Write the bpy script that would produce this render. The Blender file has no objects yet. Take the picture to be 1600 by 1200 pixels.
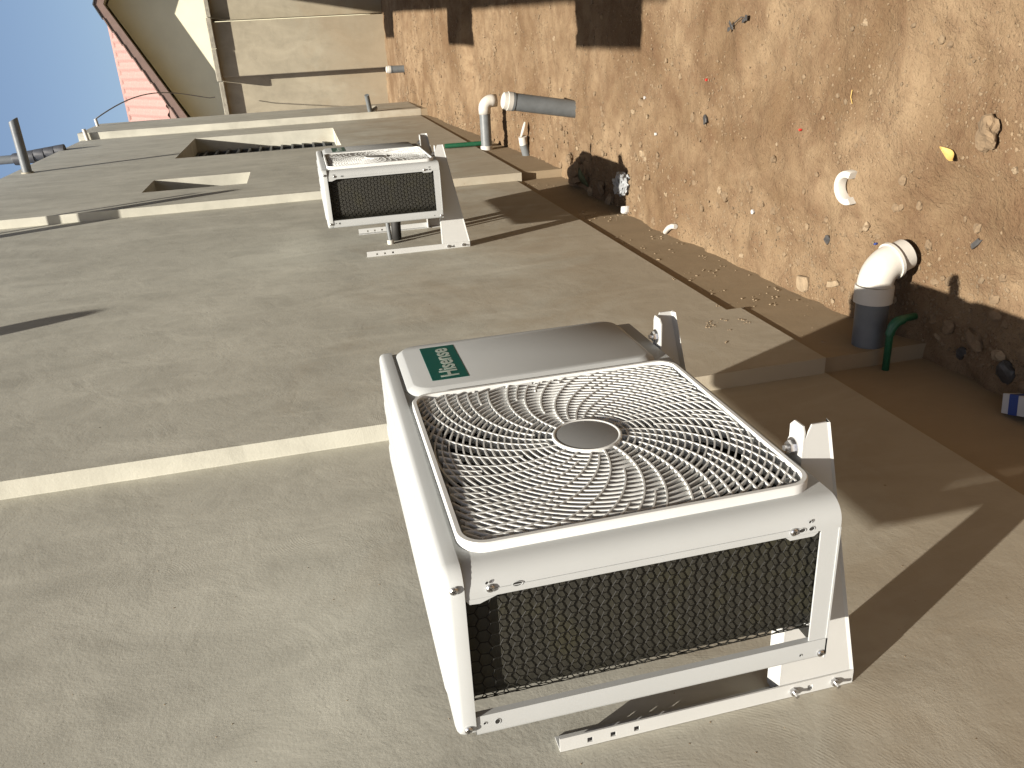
import bpy, bmesh, math, random
from mathutils import Vector, Matrix, noise
random.seed(7)
S = bpy.context.scene
COL = S.collection

# ------------------------------------------------------------------ camera
# the photograph was taken with the phone turned: the camera is rolled by about 90 degrees
RR = [[-0.0512, -0.2401, -0.9694], [-0.9179, -0.3711, 0.1404], [-0.3935, 0.8970, -0.2014]]   # right, down, forward
CAM_POS = (1.0557, -0.8340, 0.6376)
F_PX = 1291.9
cd = bpy.data.cameras.new("camera")
cam = bpy.data.objects.new("camera", cd)
COL.objects.link(cam)
cd.sensor_fit = 'HORIZONTAL'
cd.sensor_width = 36.0
cd.lens = F_PX / 1600.0 * 36.0
cd.clip_start = 0.02
cd.clip_end = 500.0
r_, d_, f_ = [Vector(v).normalized() for v in RR]
d_ = (d_ - r_ * d_.dot(r_)).normalized()
f_ = r_.cross(d_)
mw = Matrix(((r_.x, -d_.x, -f_.x, CAM_POS[0]), (r_.y, -d_.y, -f_.y, CAM_POS[1]), (r_.z, -d_.z, -f_.z, CAM_POS[2]), (0, 0, 0, 1)))
cam.matrix_world = mw
S.camera = cam

# ------------------------------------------------------------------ world, sun, exposure
SUN = Vector((-1.0, 2.7, -5.65)).normalized()      # the way the light travels
w = bpy.data.worlds.new("World")
S.world = w
w.use_nodes = True
wn = w.node_tree
bg = wn.nodes.get("Background") or wn.nodes.new("ShaderNodeBackground")
sky = wn.nodes.new("ShaderNodeTexSky")
sky.sky_type = 'NISHITA'
sky.sun_disc = False
sky.sun_elevation = math.asin(-SUN.z)
sky.sun_rotation = math.atan2(-SUN.x, -SUN.y)
sky.air_density = 1.0
sky.dust_density = 2.0
sky.ozone_density = 1.0
wn.links.new(sky.outputs[0], bg.inputs[0])
bg.inputs[1].default_value = 0.064
sd = bpy.data.lights.new("sun", 'SUN')
sd.energy = 5.0
sd.angle = math.radians(0.55)
sd.color = (1.0, 0.93, 0.82)
so = bpy.data.objects.new("sun", sd)
COL.objects.link(so)
so.location = (3, -6, 12)
so.rotation_euler = SUN.to_track_quat('-Z', 'Y').to_euler()
S.view_settings.view_transform = 'Standard'
S.view_settings.look = 'None'
S.view_settings.gamma = 1.0
S.view_settings.use_curve_mapping = False
S.view_settings.exposure = 1.12
S.render.engine = 'CYCLES'


# ------------------------------------------------------------------ materials
class NT:
    def __init__(s, name):
        s.m = bpy.data.materials.new(name)
        s.m.use_nodes = True
        s.t = s.m.node_tree
        s.b = s.t.nodes["Principled BSDF"]
        s.co = s.n("ShaderNodeTexCoord").outputs["Object"]

    def n(s, typ, **k):
        o = s.t.nodes.new(typ)
        for a, v in k.items():
            setattr(o, a, v)
        return o

    def l(s, a, b):
        s.t.links.new(a, b)

    def mapping(s, scale=(1, 1, 1), rot=(0, 0, 0), src=None):
        m = s.n("ShaderNodeMapping")
        m.inputs["Scale"].default_value = scale
        m.inputs["Rotation"].default_value = rot
        s.l(src or s.co, m.inputs[0])
        return m.outputs[0]

    def noise(s, scale, detail=4, rough=.55, dist=0, src=None):
        x = s.n("ShaderNodeTexNoise")
        x.inputs["Scale"].default_value = scale
        x.inputs["Detail"].default_value = detail
        x.inputs["Roughness"].default_value = rough
        x.inputs["Distortion"].default_value = dist
        s.l(src or s.co, x.inputs["Vector"])
        return x.outputs["Fac"]

    def ramp(s, fac, stops):
        x = s.n("ShaderNodeValToRGB")
        e = x.color_ramp.elements
        while len(e) < len(stops):
            e.new(.5)
        for i, (p, c) in enumerate(stops):
            e[i].position = p
            e[i].color = (c, c, c, 1) if isinstance(c, (int, float)) else (*c, 1)
        s.l(fac, x.inputs[0])
        return x.outputs[0]

    def mix(s, fac, a, b, typ='MIX'):
        x = s.n("ShaderNodeMix", data_type='RGBA', blend_type=typ)
        for i, v in ((0, fac), (6, a), (7, b)):
            if isinstance(v, (int, float)):
                x.inputs[i].default_value = v
            elif isinstance(v, tuple):
                x.inputs[i].default_value = (*v, 1)
            else:
                s.l(v, x.inputs[i])
        return x.outputs[2]

    def math(s, op, a, b=0.0):
        x = s.n("ShaderNodeMath", operation=op)
        for i, v in ((0, a), (1, b)):
            if isinstance(v, (int, float)):
                x.inputs[i].default_value = v
            else:
                s.l(v, x.inputs[i])
        return x.outputs[0]

    def bump(s, h, strength, dist, prev=None):
        x = s.n("ShaderNodeBump")
        x.inputs["Strength"].default_value = strength
        x.inputs["Distance"].default_value = dist
        s.l(h, x.inputs["Height"])
        if prev is not None:
            s.l(prev, x.inputs["Normal"])
        return x.outputs[0]

    def done(s, col=None, rough=.6, normal=None, metal=0.0, spec=.5):
        if col is not None:
            if isinstance(col, tuple):
                s.b.inputs["Base Color"].default_value = (*col, 1)
            else:
                s.l(col, s.b.inputs["Base Color"])
        if isinstance(rough, (int, float)):
            s.b.inputs["Roughness"].default_value = rough
        else:
            s.l(rough, s.b.inputs["Roughness"])
        s.b.inputs["Metallic"].default_value = metal
        s.b.inputs["Specular IOR Level"].default_value = spec
        if normal is not None:
            s.l(normal, s.b.inputs["Normal"])
        return s.m


def simple(name, col, rough=.5, metal=0.0, vary=.12, scale=9.0, bump=0.0, bscale=60, spec=.5):
    t = NT(name)
    n = t.noise(scale, 4)
    c = t.mix(t.ramp(n, [(.3, 0.0), (.7, 1.0)]), tuple(x * (1 - vary) for x in col), tuple(min(1, x * (1 + vary)) for x in col))
    nm = t.bump(t.noise(bscale, 3), bump, .01) if bump else None
    return t.done(c, rough, nm, metal, spec)


def plaster(name, a, b, swirl=1.0, stain=True, centres=()):
    """sand and cement render: blotches, trowel arcs, pits"""
    t = NT(name)
    co = t.co
    big = t.noise(1.3, 5, .6, .6)
    mid = t.noise(6.0, 5, .6, .4)
    fine = t.noise(160, 2, .5)
    c = t.mix(t.ramp(big, [(.32, 0.0), (.68, 1.0)]), a, b)
    c = t.mix(t.math('MULTIPLY', t.ramp(mid, [(.45, 0.0), (.72, 1.0)]), .45), c, tuple(x * .78 for x in a))
    # streaky trowel tone, long along the up direction
    st = t.noise(3.0, 5, .6, 1.2, src=t.mapping((1.2, 1.5, .5)))
    c = t.mix(t.math('MULTIPLY', t.ramp(st, [(.45, 0.0), (.68, 1.0)]), .42), c, tuple(min(1, x * 1.22) for x in b))
    vp = t.n("ShaderNodeTexVoronoi")
    vp.inputs["Scale"].default_value = 14
    t.l(co, vp.inputs["Vector"])
    pits = t.ramp(vp.outputs["Distance"], [(.03, 1.0), (.055, 0.0)])
    vk = t.noise(5.5, 2)
    pits = t.math('MULTIPLY', pits, t.ramp(vk, [(.52, 0.0), (.6, 1.0)]))
    c = t.mix(t.math('MULTIPLY', pits, .75), c, (.07, .055, .04))
    # concentric trowel arcs
    v = t.n("ShaderNodeTexVoronoi")
    v.inputs["Scale"].default_value = 1.7
    t.l(co, v.inputs["Vector"])
    ph = t.math('ADD', t.math('MULTIPLY', v.outputs["Distance"], 760.0), t.math('MULTIPLY', t.noise(4, 2), 16.0))
    arcs = t.math('SINE', ph)
    mask = t.ramp(t.noise(2.6, 3, .6, .5), [(.56, 0.0), (.72, 1.0)])
    arcs = t.math('MULTIPLY', t.math('MULTIPLY', arcs, mask), t.ramp(t.noise(17, 4), [(.4, 0.0), (.65, 1.0)]))
    for (cy, cz, r0, r1, dirn) in centres:
        sub = t.n("ShaderNodeVectorMath", operation='SUBTRACT')
        t.l(co, sub.inputs[0])
        sub.inputs[1].default_value = (0, cy, cz)
        ln = t.n("ShaderNodeVectorMath", operation='LENGTH')
        t.l(sub.outputs[0], ln.inputs[0])
        d = ln.outputs["Value"]
        band = t.ramp(d, [(r0 * .6, 0.0), (r0, 1.0), (r1, 1.0), (min(1, r1 * 1.5), 0.0)])
        sp = t.n("ShaderNodeSeparateXYZ")
        t.l(sub.outputs[0], sp.inputs[0])
        side = t.ramp(t.math('ADD', .5, t.math('MULTIPLY', sp.outputs[1], dirn * 3.0)), [(.42, 0.0), (.62, 1.0)])
        wv = t.math('SINE', t.math('ADD', t.math('MULTIPLY', d, 1050.0), t.math('MULTIPLY', t.noise(5, 2), 10.0)))
        wv = t.math('MULTIPLY', t.math('MULTIPLY', wv, t.math('MULTIPLY', band, side)), t.ramp(t.noise(16, 5, .65), [(.46, 0.0), (.62, 1.0)]))
        arcs = t.math('ADD', arcs, t.math('MULTIPLY', wv, 1.2))
    grain = t.noise(420, 2, .6)
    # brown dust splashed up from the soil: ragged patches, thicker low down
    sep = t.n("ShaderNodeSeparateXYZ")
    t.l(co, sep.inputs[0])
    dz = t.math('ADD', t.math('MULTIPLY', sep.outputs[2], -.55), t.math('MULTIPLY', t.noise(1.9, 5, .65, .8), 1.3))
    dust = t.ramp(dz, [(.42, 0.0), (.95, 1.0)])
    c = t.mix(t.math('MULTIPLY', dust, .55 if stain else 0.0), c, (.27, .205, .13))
    nm = t.bump(arcs, .075 * swirl, .0012)
    nm = t.bump(mid, .12, .02, nm)
    nm = t.bump(fine, .10, .003, nm)
    nm = t.bump(grain, .10, .0015, nm)
    nm = t.bump(pits, -.5, .004, nm)
    return t.done(c, .93, nm, 0, .15)


def soil_material():
    t = NT("dry_soil")
    big = t.noise(1.6, 5, .6, .5)
    mid = t.noise(9, 6, .65, .3)
    fin = t.noise(70, 5, .7)
    c = t.mix(t.ramp(big, [(.36, 0.0), (.62, 1.0)]), (.136, .087, .049), (.240, .172, .106))
    c = t.mix(t.math('MULTIPLY', t.ramp(mid, [(.42, 0.0), (.66, 1.0)]), .55), c, (.108, .062, .036))
    c = t.mix(t.math('MULTIPLY', t.ramp(fin, [(.5, 0.0), (.72, 1.0)]), .5), c, (.19, .138, .080))
    v = t.n("ShaderNodeTexVoronoi")
    v.inputs["Scale"].default_value = 46
    t.l(t.co, v.inputs["Vector"])
    stones = t.ramp(v.outputs["Distance"], [(.12, 1.0), (.22, 0.0)])
    sm = t.math('MULTIPLY', stones, t.ramp(t.noise(7, 3), [(.48, 0.0), (.6, 1.0)]))
    c = t.mix(t.math('MULTIPLY', sm, .5), c, (.20, .145, .09))
    v2 = t.n("ShaderNodeTexVoronoi")
    v2.inputs["Scale"].default_value = 130
    t.l(t.co, v2.inputs["Vector"])
    nm = t.bump(mid, .7, .03)
    nm = t.bump(fin, .75, .012, nm)
    nm = t.bump(sm, .6, .008, nm)
    nm = t.bump(t.math('SUBTRACT', 1.0, v2.outputs["Distance"]), .35, .004, nm)
    return t.done(c, .96, nm, 0, .1)


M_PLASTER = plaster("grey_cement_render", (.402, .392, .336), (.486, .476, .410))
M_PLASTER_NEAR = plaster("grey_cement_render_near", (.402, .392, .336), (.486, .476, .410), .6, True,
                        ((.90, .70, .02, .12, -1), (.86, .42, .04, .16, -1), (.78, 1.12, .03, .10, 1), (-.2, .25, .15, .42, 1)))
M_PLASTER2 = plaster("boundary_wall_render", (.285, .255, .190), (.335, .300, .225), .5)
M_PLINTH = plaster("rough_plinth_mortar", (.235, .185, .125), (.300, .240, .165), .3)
M_COPING = simple("coping_concrete", (.27, .25, .20), .95, vary=.25, bump=.5, bscale=40)
M_SOIL = soil_material()
M_PEBBLE = simple("pebble", (.175, .125, .075), .9, vary=.3, scale=12, bump=.3)
M_STONE = simple("stone", (.165, .115, .068), .92, vary=.25, scale=25, bump=.6, bscale=70)
M_SHARD = simple("mortar_lump", (.24, .18, .115), .95, vary=.2, scale=30, bump=.6, bscale=80)
M_WHITE = simple("white_paint", (.375, .388, .388), .5, vary=.03, scale=5, spec=.2)
M_WHITE2 = simple("white_bracket_paint", (.44, .445, .435), .5, vary=.03, scale=8, spec=.4)
M_GRILLE = simple("white_plastic", (.60, .61, .60), .5, vary=.03, spec=.4)
M_HUB = simple("grey_hub_plastic", (.22, .225, .225), .38, vary=.04)
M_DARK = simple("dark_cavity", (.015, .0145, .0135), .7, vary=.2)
M_FAN = simple("dark_fan_plastic", (.022, .022, .022), .45, vary=.1)
M_NET = simple("black_wire", (.010, .0095, .008), .55, vary=.1, spec=.12)
M_CHROME = simple("zinc_steel", (.55, .55, .56), .28, 1.0, vary=.08)
M_GREEN = simple("green_badge", (.004, .085, .07), .3, vary=.03)
M_LETTER = simple("silver_letter", (.36, .42, .38), .4, vary=.03)
M_PVCW = simple("white_pvc", (.47, .45, .41), .45, vary=.06, scale=14, bump=.05)
M_PVCG = simple("grey_pvc", (.125, .135, .14), .42, vary=.12, scale=14, bump=.05)
M_PVCD = simple("dark_grey_pvc", (.10, .11, .12), .45, vary=.15, scale=14)
M_PVCGRN = simple("green_pipe", (.010, .075, .036), .42, vary=.15)
M_CREAM = simple("cream_wall_paint", (.74, .70, .52), .9, vary=.04, scale=3, bump=.1, bscale=30)
M_SOFFIT = simple("soffit_board", (.55, .50, .38), .8, vary=.06)
M_FASCIA = simple("brown_fascia", (.16, .105, .085), .6, vary=.12, scale=12)
M_TILE = simple("pink_clay_tile", (.30, .172, .148), .75, vary=.12, scale=20, bump=.2)
M_TILED = simple("dark_roof_tile", (.035, .037, .043), .6, vary=.3, scale=20)
M_GLASS = simple("window_glass", (.012, .016, .02), .08, vary=.1)
M_STEELBAR = simple("grey_window_bar", (.115, .125, .135), .5, vary=.1)
M_CABLE = simple("grey_cable", (.20, .20, .20), .6)
M_BAG = simple("grey_plastic_sheet", (.24, .25, .26), .35, vary=.3, scale=40, bump=.5, bscale=70)
M_SCRAP = simple("dark_plastic_scrap", (.045, .043, .042), .5, vary=.4, scale=60)
M_LEAF = simple("dry_yellow_leaf", (.45, .30, .09), .7, vary=.2, scale=40)
M_LEAFG = simple("dull_green_leaf", (.07, .085, .035), .7, vary=.25, scale=40)
M_BLUE = simple("blue_print", (.02, .045, .20), .5)
M_CARD = simple("white_card", (.45, .44, .43), .7, vary=.06)
M_RED = simple("red_scrap", (.45, .03, .02), .6)


# ------------------------------------------------------------------ mesh builder
class MB:
    def __init__(s):
        s.v, s.f = [], []

    def quad(s, *p):
        i = len(s.v)
        s.v += [tuple(q) for q in p]
        s.f.append(tuple(range(i, i + len(p))))

    def box(s, x0, x1, y0, y1, z0, z1):
        i = len(s.v)
        s.v += [(x, y, z) for x in (x0, x1) for y in (y0, y1) for z in (z0, z1)]
        s.f += [tuple(i + k for k in q) for q in ((0, 1, 3, 2), (4, 6, 7, 5), (0, 4, 5, 1), (2, 3, 7, 6), (0, 2, 6, 4), (1, 5, 7, 3))]
        return s

    def loft(s, loops, closed=True, cap=True):
        i = len(s.v)
        n = len(loops[0])
        for lp in loops:
            s.v += [tuple(q) for q in lp]
        for a in range(len(loops) - 1):
            for b in range(n if closed else n - 1):
                c = (b + 1) % n
                s.f.append((i + a * n + b, i + a * n + c, i + (a + 1) * n + c, i + (a + 1) * n + b))
        if cap:
            s.f.append(tuple(i + b for b in range(n))[::-1])
            k = i + (len(loops) - 1) * n
            s.f.append(tuple(k + b for b in range(n)))
        return s

    def tube(s, path, r, n=12, cap=True):
        P = [Vector(p) for p in path]
        rs = r if isinstance(r, (list, tuple)) else [r] * len(P)
        loops = []
        up = None
        for k, p in enumerate(P):
            t = (P[min(k + 1, len(P) - 1)] - P[max(k - 1, 0)]).normalized()
            if up is None:
                up = Vector((0, 0, 1)) if abs(t.z) < .9 else Vector((1, 0, 0))
            a = (up - t * up.dot(t)).normalized()
            up = a
            b = t.cross(a)
            loops.append([p + a * (rs[k] * math.cos(q * 2 * math.pi / n)) + b * (rs[k] * math.sin(q * 2 * math.pi / n)) for q in range(n)])
        return s.loft(loops, True, cap)

    def prism(s, poly, fn0, fn1):
        """closed outline given as 2-D points, carried to 3-D by two functions"""
        return s.loft([[fn0(*p) for p in poly], [fn1(*p) for p in poly]])

    def build(s, name, mat, parent=None, smooth=False, bevel=0.0, segs=2, auto=None):
        me = bpy.data.meshes.new(name)
        me.from_pydata(s.v, [], s.f)
        bm = bmesh.new()
        bm.from_mesh(me)
        bmesh.ops.recalc_face_normals(bm, faces=bm.faces)
        if bevel:
            es = [e for e in bm.edges if len(e.link_faces) == 2 and e.calc_face_angle(0) > .6]
            bmesh.ops.bevel(bm, geom=es, offset=bevel, segments=segs, affect='EDGES', clamp_overlap=True, profile=.5)
        bm.to_mesh(me)
        bm.free()
        me.materials.append(mat)
        if smooth or auto:
            me.shade_smooth()
            if auto:
                me.set_sharp_from_angle(angle=math.radians(auto))
        o = bpy.data.objects.new(name, me)
        COL.objects.link(o)
        if parent:
            o.parent = parent
        return o


def tag(o, label=None, cat=None, group=None, kind=None):
    for k, v in (("label", label), ("category", cat), ("group", group), ("kind", kind)):
        if v:
            o[k] = v
    return o


def empty(name, loc, label, cat, group=None):
    o = bpy.data.objects.new(name, None)
    COL.objects.link(o)
    o.location = loc
    o.empty_display_size = .1
    return tag(o, label, cat, group)


def copy_tree(o, parent=None):
    c = o.copy()
    COL.objects.link(c)
    if parent:
        c.parent = parent
    for ch in list(o.children):
        copy_tree(ch, c)
    return c


def rrect(a0, a1, b0, b1, r, n=6):
    P = []
    for (ca, cb, s0) in ((a1 - r, b1 - r, 0), (a0 + r, b1 - r, 1), (a0 + r, b0 + r, 2), (a1 - r, b0 + r, 3)):
        for k in range(n + 1):
            t = (s0 + k / n) * math.pi / 2
            P.append((ca + r * math.cos(t), cb + r * math.sin(t)))
    return P


# ------------------------------------------------------------------ ground
GY = [(-60, -1.3), (-2, -1.3), (.4, -1.27), (1.15, -1.25), (1.75, -1.165), (2.6, -1.14), (3.4, -1.11), (5.2, -1.16), (7, -1.09), (9.1, -1.0), (11.7, -.90), (15, -.87), (60, -.8)]


def g_base(y):
    for (a, za), (b, zb) in zip(GY, GY[1:]):
        if a <= y <= b:
            t = (y - a) / (b - a)
            t = t * t * (3 - 2 * t)
            return za + (zb - za) * t
    return -1.0


def ground_z(x, y):
    b = g_base(y)
    if x > .25:
        b += min(1, (x - .25) / .4) * (-1.135 - b if y < 8 else 0) * .75
    v = Vector((x, y, 0))
    h = .022 * noise.noise(v * 1.7) + .016 * noise.noise(v * 5.1 + Vector((3, 1, 0)))
    k = .4 + .6 * max(0.0, min(1.0, .5 + noise.noise(v * 1.1 + Vector((9, 4, 2))) * 1.4))
    h += k * (.011 * noise.noise(v * 13) + .010 * abs(noise.noise(v * 29)) + .006 * noise.noise(v * 55))
    # wheel-less ruts and clods next to the wall, where the diggings were thrown back
    if x < .45:
        h += (.45 - max(x, 0)) * .06 * max(0, noise.noise(v * 9 + Vector((1, 7, 0))))
    return b + h


def make_ground():
    xs = [-60, -20, -6, -2, -.6] + [-.3 + .014 * i for i in range(0, 126)] + [1.6, 1.9, 2.5, 4, 8, 20, 60]
    ys = [-60, -20, -8, -3, -1, 0]
    y = .3
    while y < 16.5:
        ys.append(y)
        y += .012 + .0042 * max(0, y)
    ys += [17.5, 20, 26, 40, 60]
    V = [(a, b, ground_z(a, b) if -1 < a < 3 and -1 < b < 18 else g_base(b)) for b in ys for a in xs]
    n = len(xs)
    F = [(j * n + i, j * n + i + 1, (j + 1) * n + i + 1, (j + 1) * n + i) for j in range(len(ys) - 1) for i in range(n - 1)]
    me = bpy.data.meshes.new("ground")
    me.from_pydata(V, [], F)
    me.shade_smooth()
    me.materials.append(M_SOIL)
    o = bpy.data.objects.new("ground", me)
    COL.objects.link(o)
    tag(o, kind='structure')


make_ground()


# ------------------------------------------------------------------ the house the units hang on
def wall_face(m, X, ys, zs, holes, depth):
    """front of a wall facing +X with reveals round the holes"""
    hole = lambda i, j: (i, j) in holes
    for i in range(len(ys) - 1):
        for j in range(len(zs) - 1):
            y0, y1, z0, z1 = ys[i], ys[i + 1], zs[j], zs[j + 1]
            if not hole(i, j):
                m.quad((X, y0, z0), (X, y1, z0), (X, y1, z1), (X, y0, z1))
            else:
                xb = X - depth
                m.quad((X, y0, z0), (X, y1, z0), (xb, y1, z0), (xb, y0, z0))
                m.quad((X, y0, z1), (X, y1, z1), (xb, y1, z1), (xb, y0, z1))
                m.quad((X, y0, z0), (X, y0, z1), (xb, y0, z1), (xb, y0, z0))
                m.quad((X, y1, z0), (X, y1, z1), (xb, y1, z1), (xb, y1, z0))


XB, XC, XD = .0526, .108, .188
Y1, Y2, Y3, Y4 = 1.303, 5.05, 10.28, 11.6
ZT = 3.21
house = empty("house", (0, 4, -1.2), "long grey cement rendered house wall stepping forward in bays, air conditioners bolted on", "building")
HL = (0, -4, 1.2)       # children are built in world numbers


def hpart(m, name, mat, **k):
    o = m.build(name, mat, house, **k)
    o.location = HL
    return o


m = MB().box(-.25, 0, -3.5, Y1 + .02, -.868, ZT)
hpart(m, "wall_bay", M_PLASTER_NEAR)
m = MB()
lo = []
zz = [-.862, -.803, -.8029] + [-.76 + .04 * k for k in range(100)]
for z in [q for q in zz if q < ZT] + [ZT]:
    # the hand-run edge of the bay is never quite straight
    e = .0022 * noise.noise(Vector((z * 2.1, 3, 1))) + .0016 * noise.noise(Vector((z * 9, 1, 5))) - .004 * max(0, noise.noise(Vector((z * 6, 8, 2))) - .42)
    far = 1.852 if z < -.8029 else Y2 + .02
    lo.append([(XB + e * .6, Y1 - e, z), (XB, Y1 + .02, z), (XB, far, z), (-.25, far, z), (-.25, Y1, z)])
m.loft(lo)
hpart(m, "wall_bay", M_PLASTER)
m = MB()
ysC = [Y2, 5.70, 6.30, 7.66, 9.46, Y3 + .01]
zsC = [-.84, .302, 1.10, 1.834, 1.842, ZT]
holesC = {(1, 2), (3, 1), (3, 2), (3, 3)}
# the tall opening is built from one strip of cells
m2 = MB()
for i in range(5):
    y0, y1 = ysC[i], ysC[i + 1]
    if i == 1:
        spans = [(-.84, 1.10), (1.838, ZT)]
    elif i == 3:
        spans = [(-.84, .302), (1.842, ZT)]
    else:
        spans = [(-.84, ZT)]
    for z0, z1 in spans:
        m2.quad((XC, y0, z0), (XC, y1, z0), (XC, y1, z1), (XC, y0, z1))
for (y0, y1, z0, z1) in ((5.70, 6.30, 1.10, 1.838), (7.66, 9.46, .302, 1.842)):
    xb = XC - .16
    m2.quad((XC, y0, z0), (XC, y1, z0), (xb, y1, z0), (xb, y0, z0))
    m2.quad((XC, y0, z1), (XC, y1, z1), (xb, y1, z1), (xb, y0, z1))
    m2.quad((XC, y0, z0), (XC, y0, z1), (xb, y0, z1), (xb, y0, z0))
    m2.quad((XC, y1, z0), (XC, y1, z1), (xb, y1, z1), (xb, y1, z0))
m2.quad((XC, Y2, -.84), (XC, Y2, ZT), (-.25, Y2, ZT), (-.25, Y2, -.84))
m2.quad((XC, Y2, ZT), (XC, Y3, ZT), (-.25, Y3, ZT), (-.25, Y2, ZT))
m2.quad((XC, Y2, -.84), (XC, Y3, -.84), (-.25, Y3, -.84), (-.25, Y2, -.84))
m2.quad((-.25, Y2, -.84), (-.25, Y2, ZT), (-.25, Y3, ZT), (-.25, Y3, -.84))
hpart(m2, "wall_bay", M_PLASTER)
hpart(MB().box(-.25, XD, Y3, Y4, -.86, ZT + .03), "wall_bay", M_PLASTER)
# plinth below the render, bay by bay
for (x, y0, y1, z) in ((-.006, -3.5, Y1 + .012, -.8675), (XB - .0065, Y1 + .012, 1.845, -.8615), (XB - .0095, 1.845, Y2 + .06, -.80),
                       (XC - .009, Y2 + .06, Y3, -.838), (XD - .005, Y3 + .002, Y4, -.858)):
    hpart(MB().box(-.25, x, y0, y1, -1.7, z), "plinth", M_PLINTH)
# cement bedding along the top of the wall
m = MB()
lo = []
for k in range(60):
    y0 = -3.5 + k * .23
    if y0 < Y3 - .2:
        x = (XC if y0 > Y2 else XB) - .012 - random.random() * .02
        h = ZT + .018 + random.random() * .02
        lo.append([(-.22, y0, ZT + .0005), (x, y0, ZT + .0005), (x - .006, y0, h), (-.22, y0, h)])
m.loft(lo)
hpart(m, "parapet_bedding", M_COPING)
# windows
for (y0, y1, z0, z1, bars) in ((7.66, 9.46, .302, 1.842, True), (5.70, 6.30, 1.10, 1.838, False)):
    fx = XC - .16
    m = MB()
    t = .035
    oo = [(y0 + .002, z0 + .002), (y1 - .002, z0 + .002), (y1 - .002, z1 - .002), (y0 + .002, z1 - .002)]
    ii = [(y0 + t, z0 + t), (y1 - t, z0 + t), (y1 - t, z1 - t), (y0 + t, z1 - t)]
    m.loft([[(x, y, z) for y, z in q] for x, q in ((fx - .04, oo), (fx - .002, oo), (fx - .002, ii), (fx - .04, ii), (fx - .04, oo))], True, False)
    win = m.build("window", M_STEELBAR, house)
    win.location = HL
    MB().box(fx - .034, fx - .028, y0 + t, y1 - t, z0 + t, z1 - t).build("pane", M_GLASS, win)
    if bars:
        for k in range(12):
            z = z0 + .12 + k * .118
            MB().box(fx - .012, fx + .018, y0 + .01, y1 - .01, z, z + .022).build("bar", M_STEELBAR, win)
        for k in range(5):
            y = y0 + .3 + k * .3
            MB().box(fx - .016, fx - .004, y, y + .022, z0 + t, z1 - t).build("bar", M_STEELBAR, win)

# spouts that drain the roof: the shadow streaks on the wall are theirs
def spout(root, L, r, label, mat=M_PVCG):
    o = empty("roof_spout", root, label, "pipe", "roof spouts along the wall top")
    m = MB()
    n = 16
    lo = []
    for (x, rr, sl) in ((-.05, r, 0), (L, r, .6), (L, r * .86, .6), (-.05, r * .86, 0)):
        lo.append([(x - sl * rr * (1 + math.sin(q * 2 * math.pi / n)) * .8, rr * math.cos(q * 2 * math.pi / n), rr * math.sin(q * 2 * math.pi / n)) for q in range(n)])
    m.loft(lo, True, False)
    m.build("barrel", mat, o, auto=40)
    m = MB().tube([(0, 0, 0), (.012, 0, 0)], r * 1.25, 14)
    m.build("mortar_collar", M_COPING, o, auto=40)
    return o


spout((XC, 7.46, 3.06), .47, .040, "grey roof spout pipe jutting out over the wall top, cut slantwise at its end")
spout((XB, 4.59, 2.97), .37, .055, "roof spout above the middle bay, beyond the small window", M_PVCG)
spout((XB, 4.72, 2.97), .33, .018, "thin roof spout close beside a thicker one", M_PVCG)
spout((XB, 2.06, 3.27), .29, .065, "roof spout over the bay between the two air conditioners", M_PVCG)

# short stubs near the far end of the house wall
o = MB().tube([(XC - .03, 10.24, 3.13), (XC + .13, 10.24, 3.15)], .022, 10).build("pipe_stub", M_PVCW, None, auto=40)
tag(o, "short white pipe stub at the wall top beside the far pilaster", "pipe")
o = MB().tube([(XD - .03, 11.2, 3.19), (XD + .09, 11.2, 3.2)], .02, 10).build("cable_conduit", M_PVCW, None, auto=40)
tag(o, "small pale conduit at the far wall top with a cable coming out", "conduit")
pts = [(XD + .09, 11.2, 3.20)]
A, B = Vector((XD + .09, 11.2, 3.20)), Vector((.30, 14.0, 1.95))
for k in range(1, 21):
    t = k / 20
    p = A.lerp(B, t)
    p.x += .25 * math.sin(math.pi * min(1, t * 1.05)) * (1 - t * .45)
    pts.append(tuple(p))
o = MB().tube(pts, .008, 6).build("cable", M_CABLE, None, smooth=True)
tag(o, "thin grey cable looping from the house top to the boundary wall", "cable")
stub = empty("angled_pipe", (XC, 10.32, -.22), "short grey pipe sticking out slantwise low on the far end of the house", "pipe")
MB().tube([(XD - .115, 0, 0), (XD + .10, -.10, .03)], .03, 12).build("barrel", M_PVCG, stub, auto=40)
MB().tube([(XD - .085, .03, -.05), (XD - .07, .02, -.045)], .05, 12).build("mortar_collar", M_COPING, stub, auto=40)

# grey pole with a dark stepped sleeve rising above the wall top
pole = empty("vent_pole", (.035, 9.3, 3.2), "grey vertical pole with dark ridged sleeve rising above the wall top", "pole")
MB().tube([(.02, 0, .3), (0, 0, 2.5)], .045, 16).build("shaft", M_PVCG, pole, auto=40)
for k in range(5):
    z = -.03 + k * .105
    MB().tube([(.065 - k * .012, 0, z), (.063 - k * .012, 0, z + .10), (.06 - k * .012, 0, z + .112)], [.07, .062, .05], 12).build("sleeve_ring", M_TILED, pole, auto=35)

# ------------------------------------------------------------------ far boundary wall
bw = empty("boundary_wall", (.6, 14.2, -.9), "pale rendered boundary wall with a broad pilaster and slab coping across the far end", "wall")


def bpart(m, name, mat, **k):
    o = m.build(name, mat, bw, **k)
    o.location = (-.6, -14.2, .9)
    return o


def skew(m, k=-.10):
    m.v = [(x, y + (x - .6) * k, z) for x, y, z in m.v]
    return m


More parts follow.
